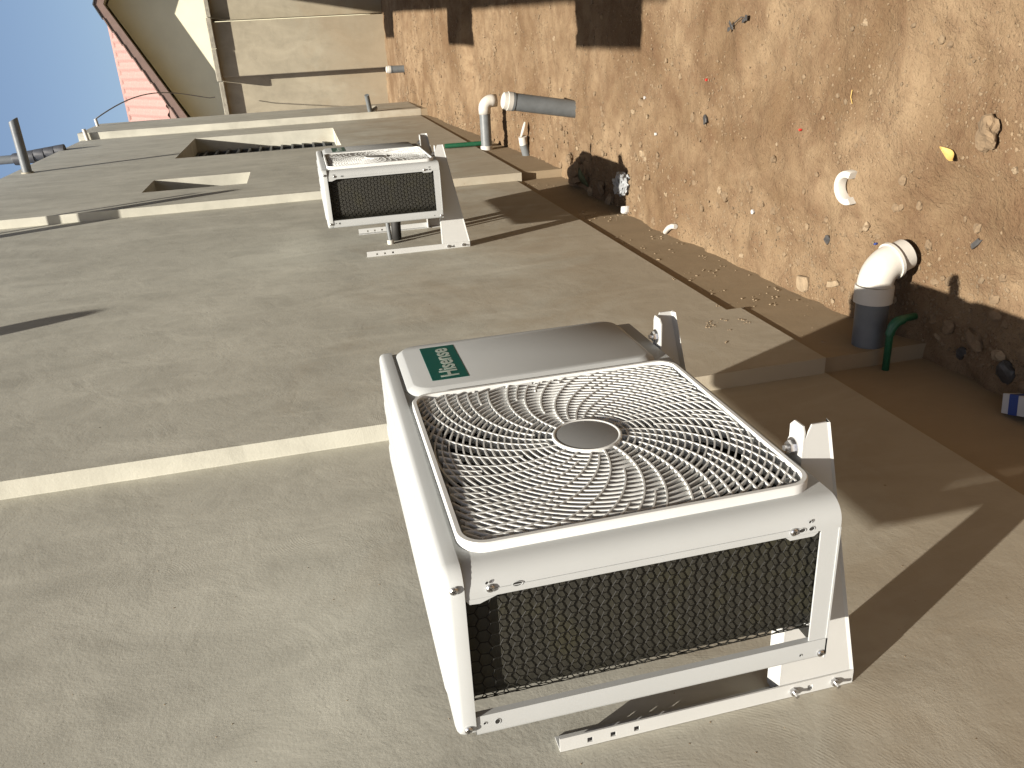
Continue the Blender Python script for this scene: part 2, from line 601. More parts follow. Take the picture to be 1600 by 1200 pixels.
bpart(skew(MB().box(-1.2, .60, 14.28, 14.5, -1.4, 1.80)), "panel", M_PLASTER2, bevel=.01)
bpart(skew(MB().box(1.42, 4.2, 14.22, 14.5, -1.4, 1.80)), "panel", M_PLASTER2, bevel=.01)
bpart(skew(MB().box(.585, 1.40, 14.06, 14.5, -1.4, 1.79)), "pilaster", M_PLASTER2, bevel=.015)
for (x0, x1, y) in ((-1.25, -.1, 14.15), (-.1, .52, 14.15), (.53, 1.02, 13.94), (1.02, 1.47, 13.94), (1.475, 2.3, 14.1), (2.3, 4.2, 14.1)):
    m = skew(MB().box(x0, x1 - .006, y + random.uniform(-.012, .012), 14.62, 1.79 + random.uniform(-.006, .006), 1.868 + random.uniform(-.008, .008)))
    bpart(m, "coping_slab", M_COPING, bevel=.01)

# ------------------------------------------------------------------ neighbouring cream house behind the boundary wall
nh = empty("cream_house", (1, 16.6, -.9), "cream painted house with brown gable fascia and pink tiled roof behind the boundary wall", "building")


def npart(m, name, mat, **k):
    o = m.build(name, mat, nh, **k)
    o.location = (-1, -16.6, .9)
    return o


AX, AZ = 1.80, 3.72           # gable apex
LX, LZ = -.95, 2.30           # low end of the rake
RX, RZ = 4.55, 2.30
gy = 16.1
m = MB()
poly = [(LX + .25, -1.2), (RX - .25, -1.2), (RX - .25, RZ - .03), (AX, AZ - .1), (LX + .25, LZ + .02)]
m.prism(poly, lambda x, z: (x, gy, z), lambda x, z: (x, gy + 5, z))
npart(m, "gable_wall", M_CREAM)
sl = (AZ - LZ) / (AX - LX)
for (ex, ez) in ((LX, LZ), (RX, RZ)):
    # roof slab over the gable wing with its soffit, then the fascia board on its edge
    m = MB()
    m.loft([[(AX, 15.64, AZ - .02), (AX, 15.64, AZ - .06), (AX, 21, AZ - .06), (AX, 21, AZ - .02)],
            [(ex, 15.64, ez - .02), (ex, 15.64, ez - .06), (ex, 21, ez - .06), (ex, 21, ez - .02)]])
    npart(m, "soffit", M_SOFFIT)
    m = MB()
    m.loft([[(AX, 15.6, AZ + .02), (AX, 15.6, AZ - .125), (AX, 15.638, AZ - .125), (AX, 15.638, AZ + .02)],
            [(ex, 15.6, ez + .02), (ex, 15.6, ez - .125), (ex, 15.638, ez - .125), (ex, 15.638, ez + .02)]])
    npart(m, "fascia", M_FASCIA)
    # dark verge tiles over the fascia
    N = 13
    for k in range(N):
        t0, t1 = k / N, (k + 1.12) / N
        a = (AX + (ex - AX) * t0, AZ + (ez - AZ) * t0)
        b = (AX + (ex - AX) * t1, AZ + (ez - AZ) * t1)
        m = MB()
        lo = []
        for (p, lift) in ((a, .024), (b, .044)):
            lo.append([(p[0], 15.58, p[1] + lift), (p[0], 15.58, p[1] + lift + .018), (p[0], 15.9, p[1] + lift + .018), (p[0], 15.9, p[1] + lift)])
        m.loft(lo)
        npart(m, "verge_tile", M_FASCIA if k else M_TILED)
# main roof behind the gable: pan tiles in courses
tw, tl = .178, .36
prof = [(-.5, .0), (-.36, .004), (-.22, .03), (-.05, .045), (.12, .03), (.26, .004), (.5, .0)]
tv, tf = [], []
for (yy, zz) in ((0, .022), (-tl * 1.08, .0)):
    for (u, h) in prof:
        tv.append((u * tw * 1.04, yy * .84, zz + h + yy * .54))
for (yy, zz) in ((0, .012), (-tl * 1.08, -.012)):
    for (u, h) in prof:
        tv.append((u * tw * 1.04, yy * .84, zz + h + yy * .54))
n = len(prof)
for k in range(n - 1):
    tf += [(k, k + 1, n + k + 1, n + k), (2 * n + k, 3 * n + k, 3 * n + k + 1, 2 * n + k + 1), (n + k, n + k + 1, 3 * n + k + 1, 3 * n + k)]
tme = bpy.data.meshes.new("roof_tile")
tme.from_pydata(tv, [], tf)
tme.materials.append(M_TILE)
tme.shade_smooth()
RYB, RZB = 19.0, 4.15
for c in range(15):
    for r in range(5):
        o = bpy.data.objects.new("roof_tile", tme)
        COL.objects.link(o)
        o.parent = nh
        o.location = (-.86 + c * tw - 1, RYB - r * tl * .84 - 16.6, RZB - r * tl * .54 + .9 + random.uniform(-.004, .004))
        o.rotation_euler = (0, 0, random.uniform(-.012, .012))
m = MB().tube([(-1.1, RYB + .03, RZB + .0), (2.2, RYB + .03, RZB + .0)], .075, 12)
npart(m, "ridge_cap", M_TILE, smooth=True)
m = MB()
m.loft([[(-1.0, RYB, RZB - .01), (-1.0, RYB - 2.3, RZB - 1.49), (-1.0, RYB - 2.3, RZB - 2.6), (-1.0, RYB, RZB - 2.6)], [(1.9, RYB, RZB - .01), (1.9, RYB - 2.3, RZB - 1.49), (1.9, RYB - 2.3, RZB - 2.6), (1.9, RYB, RZB - 2.6)]])
npart(m, "roof_deck", M_FASCIA)

# ------------------------------------------------------------------ the house across the passage: its eaves and window hoods throw the shadows on the soil
oh = empty("house_across", (2.4, 6, -1.1), "plain rendered house across the passage with concrete hoods over its windows", "building")


def opart(m, name, mat, **k):
    o = m.build(name, mat, oh, **k)
    o.location = (-2.4, -6, 1.1)
    return o


def cast(x, y, h, z0=-1.12):
    """a point whose shadow falls on (x, y) of the soil when it is h above it"""
    return (x - SUN.x / -SUN.z * h, y - SUN.y / -SUN.z * h, z0 + h)


opart(MB().box(2.7, 2.9, -3.0, 16, -1.4, 4.1), "wall", M_PLASTER2)
H = 5.2
p0, p1 = cast(1.215, 4.63, H), cast(1.30, 9.2, H)
m = MB()
ya, yb_, yc, yd = cast(0, 3.15, H)[1], cast(0, 4.9, H)[1], cast(0, 9.2, H)[1], cast(0, 17.5, H, -.9)[1]
xa, xb_, xc, xd = cast(1.16, 0, H)[0], cast(1.215, 0, H)[0], cast(1.29, 0, H)[0], cast(1.44, 0, H)[0]
m.prism([(xa, ya), (xb_, yb_), (xc, yc), (xd, yd), (3.1, yd), (3.1, ya)], lambda x, y: (x, y, p0[2]), lambda x, y: (x, y, p0[2] + .08))
opart(m, "eaves_slab", M_COPING)
for (ya, yb_, x, hh, zg) in ((3.52, 4.62, .925, 4.3, -1.12), (7.8, 8.68, .935, 4.6, -1.03), (12.7, 13.85, 1.03, 4.9, -.9)):
    a = cast(x, ya, hh, zg)
    b = cast(x, yb_, hh, zg)
    opart(MB().box(a[0], 2.7, a[1], b[1], a[2] - .05, a[2]), "window_hood", M_COPING)

# ------------------------------------------------------------------ air conditioner outdoor unit
D, W, HH = .266, .816, .55
ac = empty("air_conditioner", (.1816, 0, 0), "nearest white air conditioner unit with green badge and big spiral fan grille", "air conditioner", "outdoor units on the wall")
# --- sheet metal front, wrapping round both ends; open over the fan
GY0, GY1, GZ0, GZ1 = .0365, .5357, .0167, .520
hy0, hy1, hz0, hz1 = GY0 + .016, GY1 - .016, GZ0 + .016, GZ1 - .016
R = .032


def arc(cx, cy, r, a0, a1, n=8):
    return [(cx + r * math.cos(math.radians(a0 + (a1 - a0) * k / n)), cy + r * math.sin(math.radians(a0 + (a1 - a0) * k / n))) for k in range(n + 1)]


zt, zb = .526, .001
m = MB()
near_prof = [(.2265, .0)] + arc(D - R, R, R, -90, 0) + [(D, hy0)]
far_prof = [(D, hy1)] + arc(D - R, W - R, R, 0, 90) + [(.012, W)]
m.loft([[(x, y, zb) for x, y in near_prof], [(x, y, zt) for x, y in near_prof]], False, False)
m.loft([[(x, y, zb) for x, y in far_prof], [(x, y, zt) for x, y in far_prof]], False, False)
m.quad((D, hy0, zb), (D, hy1, zb), (D, hy1, hz0), (D, hy0, hz0))
m.quad((D, hy0, hz1), (D, hy1, hz1), (D, hy1, zt), (D, hy0, zt))
# turned-in edge of the sheet at the coil opening
m.quad((.2265, 0, .03), (.2265, 0, zt), (.2265, .012, zt), (.2265, .012, .03))
front = m.build("front_panel", M_WHITE, ac, auto=35)
# raised lip round the fan opening
m = MB()
oa = rrect(GY0 - .004, GY1 + .004, GZ0 - .004, GZ1 + .004, .042, 7)
ob = rrect(GY0 - .012, GY1 + .012, GZ0 - .009, GZ1 + .006, .05, 7)
m.loft([[(D + .0005, y, z) for y, z in ob], [(D - .004, y, z) for y, z in oa], [(D - .012, y, z) for y, z in oa]], True, False)
# tongue below the cover and small flange at the top of the end sheet
m = MB()
m.prism([(.2265, .525), (.2195, .520), (.2185, .507), (.2265, .485)], lambda x, z: (x, -.0005, z), lambda x, z: (x, .0015, z))
m.build("sheet_tongue", M_WHITE, ac)
m = MB()
m.prism([(.2265, .085), (.2205, .078), (.2205, .042), (.225, .036), (.2265, .036)], lambda x, z: (x, -.0005, z), lambda x, z: (x, .0015, z))
m.build("sheet_tongue", M_WHITE, ac)
# faint fold line of the end sheet
MB().box(.2362, .2372, -.0008, .001, .06, .49).build("sheet_crease", M_WHITE, ac)
# --- top cover with pressed ribs
m = MB()
lo = []
for (dz, ins) in ((.0, .0), (.016, .0), (.0215, .002), (.0245, .006), (.026, .012)):
    lo.append([(x, y, .5255 + dz) for x, y in rrect(-.003 + ins, D + .003 - ins, -.003 + ins, W + .003 - ins, .028 - min(ins, .02), 6)])
m.loft(lo)
cover = m.build("top_cover", M_WHITE, ac, auto=50)
for (x0, x1, ya, yb_) in ((.205, .232, .06, .74), (.15, .19, .05, .755), (.098, .132, .05, .76), (.03, .078, .05, .775)):
    m = MB()
    z0 = .5507
    m.loft([[(x, y, z0) for x, y in rrect(x0, x1, ya, yb_, .0125, 5)], [(x, y, z0 + .0035) for x, y in rrect(x0 + .003, x1 - .003, ya + .003, yb_ - .003, .010, 5)],
            [(x, y, z0 + .005) for x, y in rrect(x0 + .008, x1 - .008, ya + .01, yb_ - .01, .005, 5)]])
    m.build("rib", M_WHITE, cover, smooth=False, auto=50)
# --- base pan, back posts, back and inner casing
m = MB().box(.0, .2262, .0, W - .002, .0, .003)
m.box(.004, .2262, .0012, .004, .003, .030)
m.box(.003, .0055, .12, W - .01, .003, .05)
m.build("base_pan", M_WHITE, ac)
m = MB()
m.loft([[(x, y, .0005) for x, y in [(.036, .0)] + arc(.008, .008, .008, -90, -180, 4) + [(.0, .035)]], [(x, y, .5253) for x, y in [(.036, .0)] + arc(.008, .008, .008, -90, -180, 4) + [(.0, .035)]]], False, False)
m.loft([[(.036, .0, .0005), (.036, .010, .0005)], [(.036, .0, .5253), (.036, .010, .5253)]], False, False)
m.build("corner_post", M_WHITE, ac, auto=40)
MB().box(.002, .022, W - .035, W - .003, .003, .525).build("corner_post", M_WHITE, ac)
m = MB().box(.075, .200, .56, W - .015, .004, .522)
m.build("compressor_casing", M_DARK, ac)
# fan well: dark box behind the grille, open in front
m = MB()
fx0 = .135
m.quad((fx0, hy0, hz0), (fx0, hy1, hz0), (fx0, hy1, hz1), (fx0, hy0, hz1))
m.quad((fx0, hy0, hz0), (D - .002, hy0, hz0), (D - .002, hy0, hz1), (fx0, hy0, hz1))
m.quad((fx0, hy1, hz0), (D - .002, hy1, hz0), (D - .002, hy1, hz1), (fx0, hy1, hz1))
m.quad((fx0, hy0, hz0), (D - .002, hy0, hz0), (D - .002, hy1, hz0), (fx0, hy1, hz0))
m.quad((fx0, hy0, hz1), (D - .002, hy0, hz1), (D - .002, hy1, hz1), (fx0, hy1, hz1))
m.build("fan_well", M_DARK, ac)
CY, CZ = .286, .269
# fan: hub and three blades
m = MB().tube([(.15, CY, CZ), (.222, CY, CZ)], .055, 20)
fan = m.build("fan", M_FAN, ac, auto=40)
for k in range(3):
    m = MB()
    lo = []
    for j in range(9):
        r = .05 + .165 * j / 8
        half = .50 + .12 * math.sin(j / 8 * math.pi)
        a = k * 2 * math.pi / 3 + .5 - .25 * j / 8
        lo.append([(.185 + .028 * s_, CY + r * math.cos(a + half * s_), CZ + r * math.sin(a + half * s_)) for s_ in (-1, -.5, 0, .5, 1)])
    m.loft(lo, False, False)
    m.build("fan_blade", M_FAN, fan, smooth=True)

# --- spiral fan grille
gx = D + .002
grille_h = .0135
m = MB()
o1 = rrect(GY0, GY1, GZ0, GZ1, .038, 8)
i1 = rrect(GY0 + .0075, GY1 - .0075, GZ0 + .0075, GZ1 - .0075, .031, 8)
i2 = rrect(GY0 + .010, GY1 - .010, GZ0 + .010, GZ1 - .010, .029, 8)
m.loft([[(D - .006, y, z) for y, z in o1], [(D + .0125, y, z) for y, z in o1], [(D + .0140, y, z) for y, z in rrect(GY0 + .0015, GY1 - .0015, GZ0 + .0015, GZ1 - .0015, .0365, 8)],
        [(D + .0140, y, z) for y, z in i1], [(D + .004, y, z) for y, z in i2], [(D - .006, y, z) for y, z in i2]], True, False)
grille = m.build("fan_grille", M_GRILLE, ac, auto=40)
hcy, hcz, hh = (GY0 + GY1) / 2, (GZ0 + GZ1) / 2, (GY1 - GY0) / 2 - .009
cr = .03


def inside(y, z):
    dy, dz = abs(y - hcy), abs(z - hcz) * (hh / ((GZ1 - GZ0) / 2 - .009))
    if dy > hh or dz > hh:
        return False
    if dy > hh - cr and dz > hh - cr:
        return (dy - hh + cr) ** 2 + (dz - hh + cr) ** 2 < cr * cr
    return True


def ring_x(r):
    # the grille is shallowly dished: deepest midway, high at the hub
    t = min(1, max(0, (r - .055) / .2))
    return D + .0100 - .0022 * math.sin(math.pi * t)


rr_ = .0655
ring_n = 0
while rr_ < .345:
    N = 176
    st = [inside(CY + rr_ * math.cos(2 * math.pi * k / N), CZ + rr_ * math.sin(2 * math.pi * k / N)) for k in range(N)]
    x = ring_x(rr_)
    start = 0 if all(st) else next(k for k in range(N) if not st[k])
    runs, cur = [], []
    for kk in range(N + 1):
        k = (start + kk) % N
        if st[k] and (kk < N or all(st)):
            cur.append(2 * math.pi * (start + kk) / N)
        elif cur:
            runs.append(cur)
            cur = []
    if cur:
        runs.append(cur)
    for run in runs:
        if len(run) < 3:
            continue
        q = []
        for a in run:
            c_, s_ = math.cos(a), math.sin(a)
            q.append([(xx, CY + r * c_, CZ + r * s_) for (xx, r) in ((x, rr_ - .0013), (x, rr_ + .0013), (x - .0062, rr_ + .0009), (x - .0062, rr_ - .0009))])
        MB().loft(q, True, not all(st)).build("ring", M_GRILLE, grille)
        ring_n += 1
    rr_ += .0110


def rib_pts(a0, r0):
    P = []
    r = r0
    while r < .345:
        a = a0 - .80 * ((r - .05) / .25) ** 1.0
        y, z = CY + r * math.cos(a), CZ + r * math.sin(a)
        if not inside(y, z):
            break
        P.append((y, z, r))
        r += .010
    return P


rib_sets = [(17, .0545, 0.0), (17, .092, .5), (34, .215, .5)]
for (n, r0, off) in rib_sets:
    for k in range(n):
        rs = r0 if r0 < .06 else r0 + ((k * 7) % 4 - 1.5) * .0165
        P = rib_pts(2 * math.pi * (k + off) / n, rs)
        if len(P) < 3:
            continue
        m = MB()
        lo = []
        for i, (y, z, r) in enumerate(P):
            y2, z2, _ = P[min(i + 1, len(P) - 1)]
            y1, z1, _ = P[max(i - 1, 0)]
            L = math.hypot(y2 - y1, z2 - z1)
            ny, nz = -(z2 - z1) / L * .0013, (y2 - y1) / L * .0013
            x = ring_x(r) + .0003
            lo.append([(x, y - ny, z - nz), (x, y + ny, z + nz), (x - .0115, y + ny, z + nz), (x - .0115, y - ny, z - nz)])
        m.loft(lo)
        m.build("spoke", M_GRILLE, grille)
# hub disc
m = MB()
n = 48
circ = lambda x, r: [(x, CY + r * math.cos(2 * math.pi * q / n), CZ + r * math.sin(2 * math.pi * q / n)) for q in range(n)]
m.loft([circ(D - .004, .0555), circ(D + .0115, .0555), circ(D + .0130, .0540), circ(D + .0130, .0520), circ(D + .0120, .0508), circ(D + .0118, .0500)], True, False)
hub = m.build("hub_rim", M_GRILLE, grille, auto=35)
MB().loft([circ(D + .0117, .0503), circ(D + .0124, .047)]).build("hub_cap", M_HUB, grille, auto=35)
# corner screw rings and clips of the grille
for (y, z) in ((GY0 + .028, GZ0 + .028), (GY0 + .028, GZ1 - .028), (GY1 - .028, GZ0 + .028), (GY1 - .028, GZ1 - .028)):
    m = MB()
    c2 = lambda x, r: [(x, y + r * math.cos(2 * math.pi * q / 18), z + r * math.sin(2 * math.pi * q / 18)) for q in range(18)]
    m.loft([c2(D - .004, .0085), c2(D + .006, .0085), c2(D + .006, .0065), c2(D - .004, .0065)], True, False)
    m.build("screw_boss", M_GRILLE, grille, auto=35)

# --- raised service panel with the badge
m = MB()
lo = []
for (x, ins, r) in ((D + .0004, 0, .040), (D + .003, .001, .040), (D + .0115, .012, .032), (D + .0125, .0145, .030)):
    lo.append([(x, y, z) for y, z in rrect(.549 + ins, .806 - ins, .03 + ins, .519 - ins, r, 8)])
m.loft(lo)
serv = m.build("service_panel", M_WHITE, ac, auto=30)
m = MB()
m.loft([[(D + .01255, y, z) for y, z in rrect(.590, .770, .399, .4695, .0015, 2)], [(D + .0129, y, z) for y, z in rrect(.5905, .7695, .3995, .469, .0015, 2)]])
badge = m.build("badge", M_GREEN, ac)
tc = bpy.data.curves.new("lettering", 'FONT')
tc.body = "Hisense"
tc.size = .052
tc.offset = .0011
tc.align_x = 'CENTER'
tc.align_y = 'CENTER'
tc.extrude = .0001
to = bpy.data.objects.new("text_tmp", tc)
COL.objects.link(to)
dg = bpy.context.evaluated_depsgraph_get()
tm = bpy.data.meshes.new_from_object(to.evaluated_get(dg))
bpy.data.objects.remove(to)
# text plane XY -> front plane: its x runs along +Y, its y along +Z, its normal along +X
xs_ = [v.co.x for v in tm.vertices]
ys_ = [v.co.y for v in tm.vertices]
kx = .152 / (max(xs_) - min(xs_))
ky = .036 / (max(ys_) - min(ys_))
mx, my = (max(xs_) + min(xs_)) / 2, (max(ys_) + min(ys_)) / 2
for v in tm.vertices:
    x, y, z = v.co
    v.co = (D + .0131 + z, .679 + (x - mx) * kx, .4330 + (y - my) * ky)
tm.materials.clear()
tm.materials.append(M_LETTER)
lt = bpy.data.objects.new("lettering", tm)
COL.objects.link(lt)
lt.parent = badge

# --- coil and the black hexagon net in front of it
def path_s(s, off):
    """point and outward normal at arc length s along the bent coil, seen from above"""
    L1 = .222 - .078
    rad = .053
    A2 = rad * math.pi / 2
    if s < L1:
        return (.222 - s, .018 - off)
    if s < L1 + A2:
        a = -math.pi / 2 - (s - L1) / rad
        return (.078 + (rad + off) * math.cos(a), .018 + rad + (rad + off) * math.sin(a))
    return (.078 - rad - off, .018 + rad + (s - L1 - A2))


m = MB()
prof = [path_s(s, 0) for s in [0, .07, .144] + [.144 + .0833 * k / 8 for k in range(1, 9)] + [.34, .90]]
prof = [p for p in prof if p[1] < .80]
m.loft([[(x, y, .004) for x, y in prof], [(x, y, .524) for x, y in prof]], False, False)
inn = [path_s(s, -.02) for s in [0, .07, .144] + [.144 + .0833 * k / 8 for k in range(1, 9)] + [.34, .90]]
inn = [p for p in inn if p[1] < .80]
t = NT("coil_fins")
wv = t.n("ShaderNodeTexWave", wave_type='BANDS', bands_direction='Z')
wv.inputs["Scale"].default_value = 190
t.l(t.co, wv.inputs["Vector"])
cc = t.mix(wv.outputs["Fac"], (.018, .017, .012), (.034, .032, .024))
cc = t.mix(t.math('MULTIPLY', t.ramp(t.noise(22, 3), [(.5, 0.0), (.7, 1.0)]), .5), cc, (.040, .037, .016))
M_COIL = t.done(cc, .6, t.bump(wv.outputs["Fac"], .5, .001), .25)
m.build("coil", M_COIL, ac, auto=40)
m = MB()
ch, cw = .0170, .0150            # cell height along z, width along s
rad_w = .0009


def wire(a, b):
    (s0, z0), (s1, z1) = a, b
    pa, pb = path_s(s0, .0052), path_s(s1, .0052)
    A_, B_ = Vector((*pa, z0)), Vector((*pb, z1))
    t_ = (B_ - A_).normalized()
    u = t_.cross(Vector((0, 0, 1)))
    if u.length < .1:
        u = Vector((1, 0, 0))
    u.normalize()
    v = t_.cross(u)
    q = [[p + u * rad_w * c_ + v * rad_w * s_ for c_, s_ in ((1, 0), (0, 1), (-1, 0), (0, -1))] for p in (A_ - t_ * .0004, B_ + t_ * .0004)]
    m.loft(q, True, False)


rnd = random.Random(3)
cw, pz, dzz = .0096, .0155, .0052
NK, NI = 34, 33


def net_pt(k, i):
    q = random.Random(k * 997 + i)
    s_, z_ = i * cw, .010 + k * pz + (dzz if (i + k) % 2 else 0)
    return (max(0, s_ + q.uniform(-.0008, .0008) + .0012 * math.sin(z_ * 31 + 1)), min(.5235, z_ + q.uniform(-.0008, .0008) + .003 * math.sin(s_ * 22)))


for k in range(NK):
    for i in range(NI):
        wire(net_pt(k, i), net_pt(k, i + 1))
        if (i + k) % 2 and k < NK - 1:
            wire(net_pt(k, i), net_pt(k + 1, i))
m.build("coil_net", M_NET, ac)

# --- screws, and dark discs painted for the punched holes, on the end face
def screw(x, z, y=-.001, r=.0055):
    m = MB()
    c2 = lambda yy, q: [(x + q * math.cos(2 * math.pi * k / 14), yy, z + q * math.sin(2 * math.pi * k / 14)) for k in range(14)]
    m.loft([c2(y + .001, r), c2(y - .0012, r), c2(y - .0026, r * .72)])
    s_ = m.build("screw", M_CHROME, ac, auto=40)
    a = .5 + x * 40
    for da in (0, math.pi / 2):
        q = MB()
        ca, sa = math.cos(a + da), math.sin(a + da)
        q.v = [(x + ca * u - sa * v_, y - .0028 + w_, z + sa * u + ca * v_) for u in (-r * .6, r * .6) for v_ in (-.0007, .0007) for w_ in (0, .0008)]
        q.f = [(0, 1, 3, 2), (4, 6, 7, 5), (0, 4, 5, 1), (2, 3, 7, 6), (0, 2, 6, 4), (1, 5, 7, 3)]
        q.build("slot", M_DARK, s_)


def hole(x, z, rx, rz, y=-.0004):
    m = MB()
    c2 = lambda yy, q: [(x + rx * q * math.cos(2 * math.pi * k / 16), yy, z + rz * q * math.sin(2 * math.pi * k / 16)) for k in range(16)]
    m.loft([c2(y, 1), c2(y + .0003, 1)])
    m.build("painted_hole", M_DARK, ac)  # flat dark disc, nothing cut: the hole's shade is put into its colour
    m = MB()
    m.loft([c2(y - .0004, 1.22), c2(y - .0008, 1.12), c2(y - .0002, 1.0)], True, False)
    m.build("hole_rim", M_WHITE, ac, smooth=True)


screw(.247, .5385, -.0042)
screw(.021, .5365, -.0042)
screw(.2385, .4925)
screw(.2335, .0735)
screw(.011, .010, -.001)
hole(.2475, .4965, .002, .002)
hole(.2375, .4575, .0032, .0062)
hole(.2335, .0605, .003, .0045)
hole(.2335, .0465, .003, .0040)
hole(.2450, .0500, .0022, .0022)
hole(.0150, .0430, .002, .002)
hole(.0230, .5135, .002, .002)
hole(.0215, .4960, .0042, .0034)

# --- feet: rails across the bottom with a rounded tab in front and a bolt
for yf in (.132, .645):
    m = MB()
    tip = [(-.03, -.017), (D + .020, -.017)] + arc(D + .020, 0, .017, -90, 90, 8)[1:-1] + [(D + .020, .017), (-.03, .017)]
    m.prism([(x, yf + y) for x, y in tip], lambda x, y: (x, y, -.0045), lambda x, y: (x, y, -.0015))
    foot = m.build("foot", M_WHITE2, ac)
    m = MB()
    hx = D + .019
    hexa = lambda z, r, n=6: [(hx + r * math.cos(2 * math.pi * k / n + .3), yf + r * math.sin(2 * math.pi * k / n + .3), z) for k in range(n)]
    m.loft([hexa(-.0013, .0145, 18), hexa(.0005, .0145, 18)])
    m.loft([hexa(.0006, .0105), hexa(.0080, .0105)])
    m.loft([hexa(.0081, .0045, 12), hexa(.0145, .0045, 12)])
    m.build("bolt", M_CHROME, foot, auto=30)
# service valves and the pipes to the wall at the far end
m = MB().box(.10, .20, W + .001, W + .035, .03, .30)
m.build("valve_cover", M_WHITE, ac, bevel=.006)

# second unit, three metres further on
ac2 = copy_tree(ac)
ac2.location = (.1816 + XB, 3.15, .037)
ac2["label"] = "second white air conditioner unit further along the wall, its fan grille seen edge on"


# ------------------------------------------------------------------ wall brackets
def make_bracket():
    o = empty("wall_bracket", (0, 0, 0), "", "bracket", "steel brackets under the units")
    zs_h = [.254, .294, .333, -.057]
    # front leg of the angle rail, with its square holes cut out
    hs = .0047
    zc = sorted([-.138] + [z - hs for z in zs_h] + [z + hs for z in zs_h] + [.383])
    xc = [.0008, .0125 - hs, .0125 + hs, .028]
    m = MB()
    for i in range(3):
        for j in range(len(zc) - 1):
            zm = (zc[j] + zc[j + 1]) / 2
            hole_ = i == 1 and any(abs(zm - z) < hs for z in zs_h)
            x0, x1, z0, z1 = xc[i], xc[i + 1], zc[j], zc[j + 1]
            if not hole_:
                m.quad((x0, 0, z0), (x1, 0, z0), (x1, 0, z1), (x0, 0, z1))
                m.quad((x0, .0028, z0), (x1, .0028, z0), (x1, .0028, z1), (x0, .0028, z1))
            else:
                m.quad((x0, 0, z0), (x1, 0, z0), (x1, .0028, z0), (x0, .0028, z0))
                m.quad((x0, 0, z1), (x1, 0, z1), (x1, .0028, z1), (x0, .0028, z1))
                m.quad((x0, 0, z0), (x0, 0, z1), (x0, .0028, z1), (x0, .0028, z0))
                m.quad((x1, 0, z0), (x1, 0, z1), (x1, .0028, z1), (x1, .0028, z0))
    for z in (-.138, .383):
        m.quad((.0008, 0, z), (.028, 0, z), (.028, .0028, z), (.0008, .0028, z))
    m.quad((.028, 0, -.138), (.028, 0, .383), (.028, .0028, .383), (.028, .0028, -.138))
    m.box(.0008, .0034, .0029, .030, -.138, .383)
    m.build("rail", M_WHITE2, o)
    # tapered arm: top flange, web, bottom lip
    m = MB()
    m.prism([(.004, -.003), (.488, -.003), (.511, -.012), (.511, -.036), (.02, -.134), (.004, -.134)], lambda x, z: (x, .0032, z), lambda x, z: (x, .0058, z))
    # the top flange keeps a slot for the bolts
    for (x0, x1, y0, y1) in ((.004, .35, .0032, .040), (.47, .498, .0032, .040), (.35, .47, .0032, .0155), (.35, .47, .0235, .040)):
        m.box(x0, x1, y0, y1, -.0028, -.0002)
    m.prism([(.498, .0032), (.508, .008), (.508, .030), (.498, .040)], lambda x, y: (x, y, -.0029), lambda x, y: (x, y, -.0003))
    n0, n1 = (.02, -.134), (.511, -.036)
    for (xa, za), (xb2, zb2) in (((.02, -.134), (.511, -.036)),):
        m.quad((xa, .0032, za), (xb2, .0032, zb2), (xb2, .0012, zb2 - .004), (xa, .0012, za - .006))
        m.quad((xa, .0012, za - .006), (xb2, .0012, zb2 - .004), (xb2, .016, zb2 - .0065), (xa, .016, za - .009))
        m.quad((xa, .0058, za), (xb2, .0058, zb2), (xb2, .016, zb2 - .0065), (xa, .016, za - .009))
    m.build("arm", M_WHITE2, o)
    for z in (-.025, -.102):
        m = MB()
        hx = lambda y, r, n=6: [(.0135 + r * math.cos(2 * math.pi * k / n), y, z + r * math.sin(2 * math.pi * k / n)) for k in range(n)]
        m.loft([hx(-.0002, .0072), hx(-.0062, .0072)])
        m.loft([hx(-.0062, .0034, 10), hx(-.0150, .0034, 10)])
        m.build("bolt", M_CHROME, o, auto=30)
    return o


br = make_bracket()
spots = [((0, .106, -.0015), "near bracket under the nearest unit, its whole rail and two bolts in plain view"),
         ((0, .664, -.0015), "far bracket under the nearest unit, only its arm tip sticking out"),
         ((XB, .106 + 3.15, .0355), "near bracket under the second unit, with a broad arm in shade"),
         ((XB, .664 + 3.15, .0355), "far bracket under the second unit, partly behind its back edge")]
for i, (p, lab) in enumerate(spots):
    o = br if i == 0 else copy_tree(br)
    o.location = p
    o["label"] = lab
    if i % 2:
        o.scale = (1, -1, 1)        # the far one of each pair is the mirrored hand

# conduits leaving the wall behind the second unit
cp = empty("wall_conduit", (XB, 3.50, .275), "grey conduit with white fitting leaving the wall behind the second unit", "pipe")
MB().tube([(.01, 0, 0), (.24, .02, .012)], .011, 12).build("barrel", M_PVCG, cp, auto=40)
MB().tube([(-.01, 0, 0), (.022, 0, 0)], .018, 12).build("fitting", M_PVCW, cp, auto=40)
cp = empty("insulated_pipe", (XB, 3.56, .235), "black insulated refrigerant pipe bent out of the wall behind the second unit", "pipe")
MB().tube([(-.02, .02, 0), (.09, .03, -.005), (.16, .05, -.03), (.24, .08, -.035)], .026, 14).build("insulation", M_DARK, cp, smooth=True)


# ------------------------------------------------------------------ drain pipes
def elbow_path(p, d0, d1, rad, n=8):
    """quarter bend that starts at p going along d0 and ends going along d1"""
    p, d0, d1 = Vector(p), Vector(d0).normalized(), Vector(d1).normalized()
    ang = d0.angle(d1)
    c = p + (d1 - d0 * d1.dot(d0)).normalized() * rad
    u = (p - c).normalized()
    return [tuple(c + (u * math.cos(ang * k / n) + d0 * math.sin(ang * k / n)) * rad) for k in range(n + 1)]


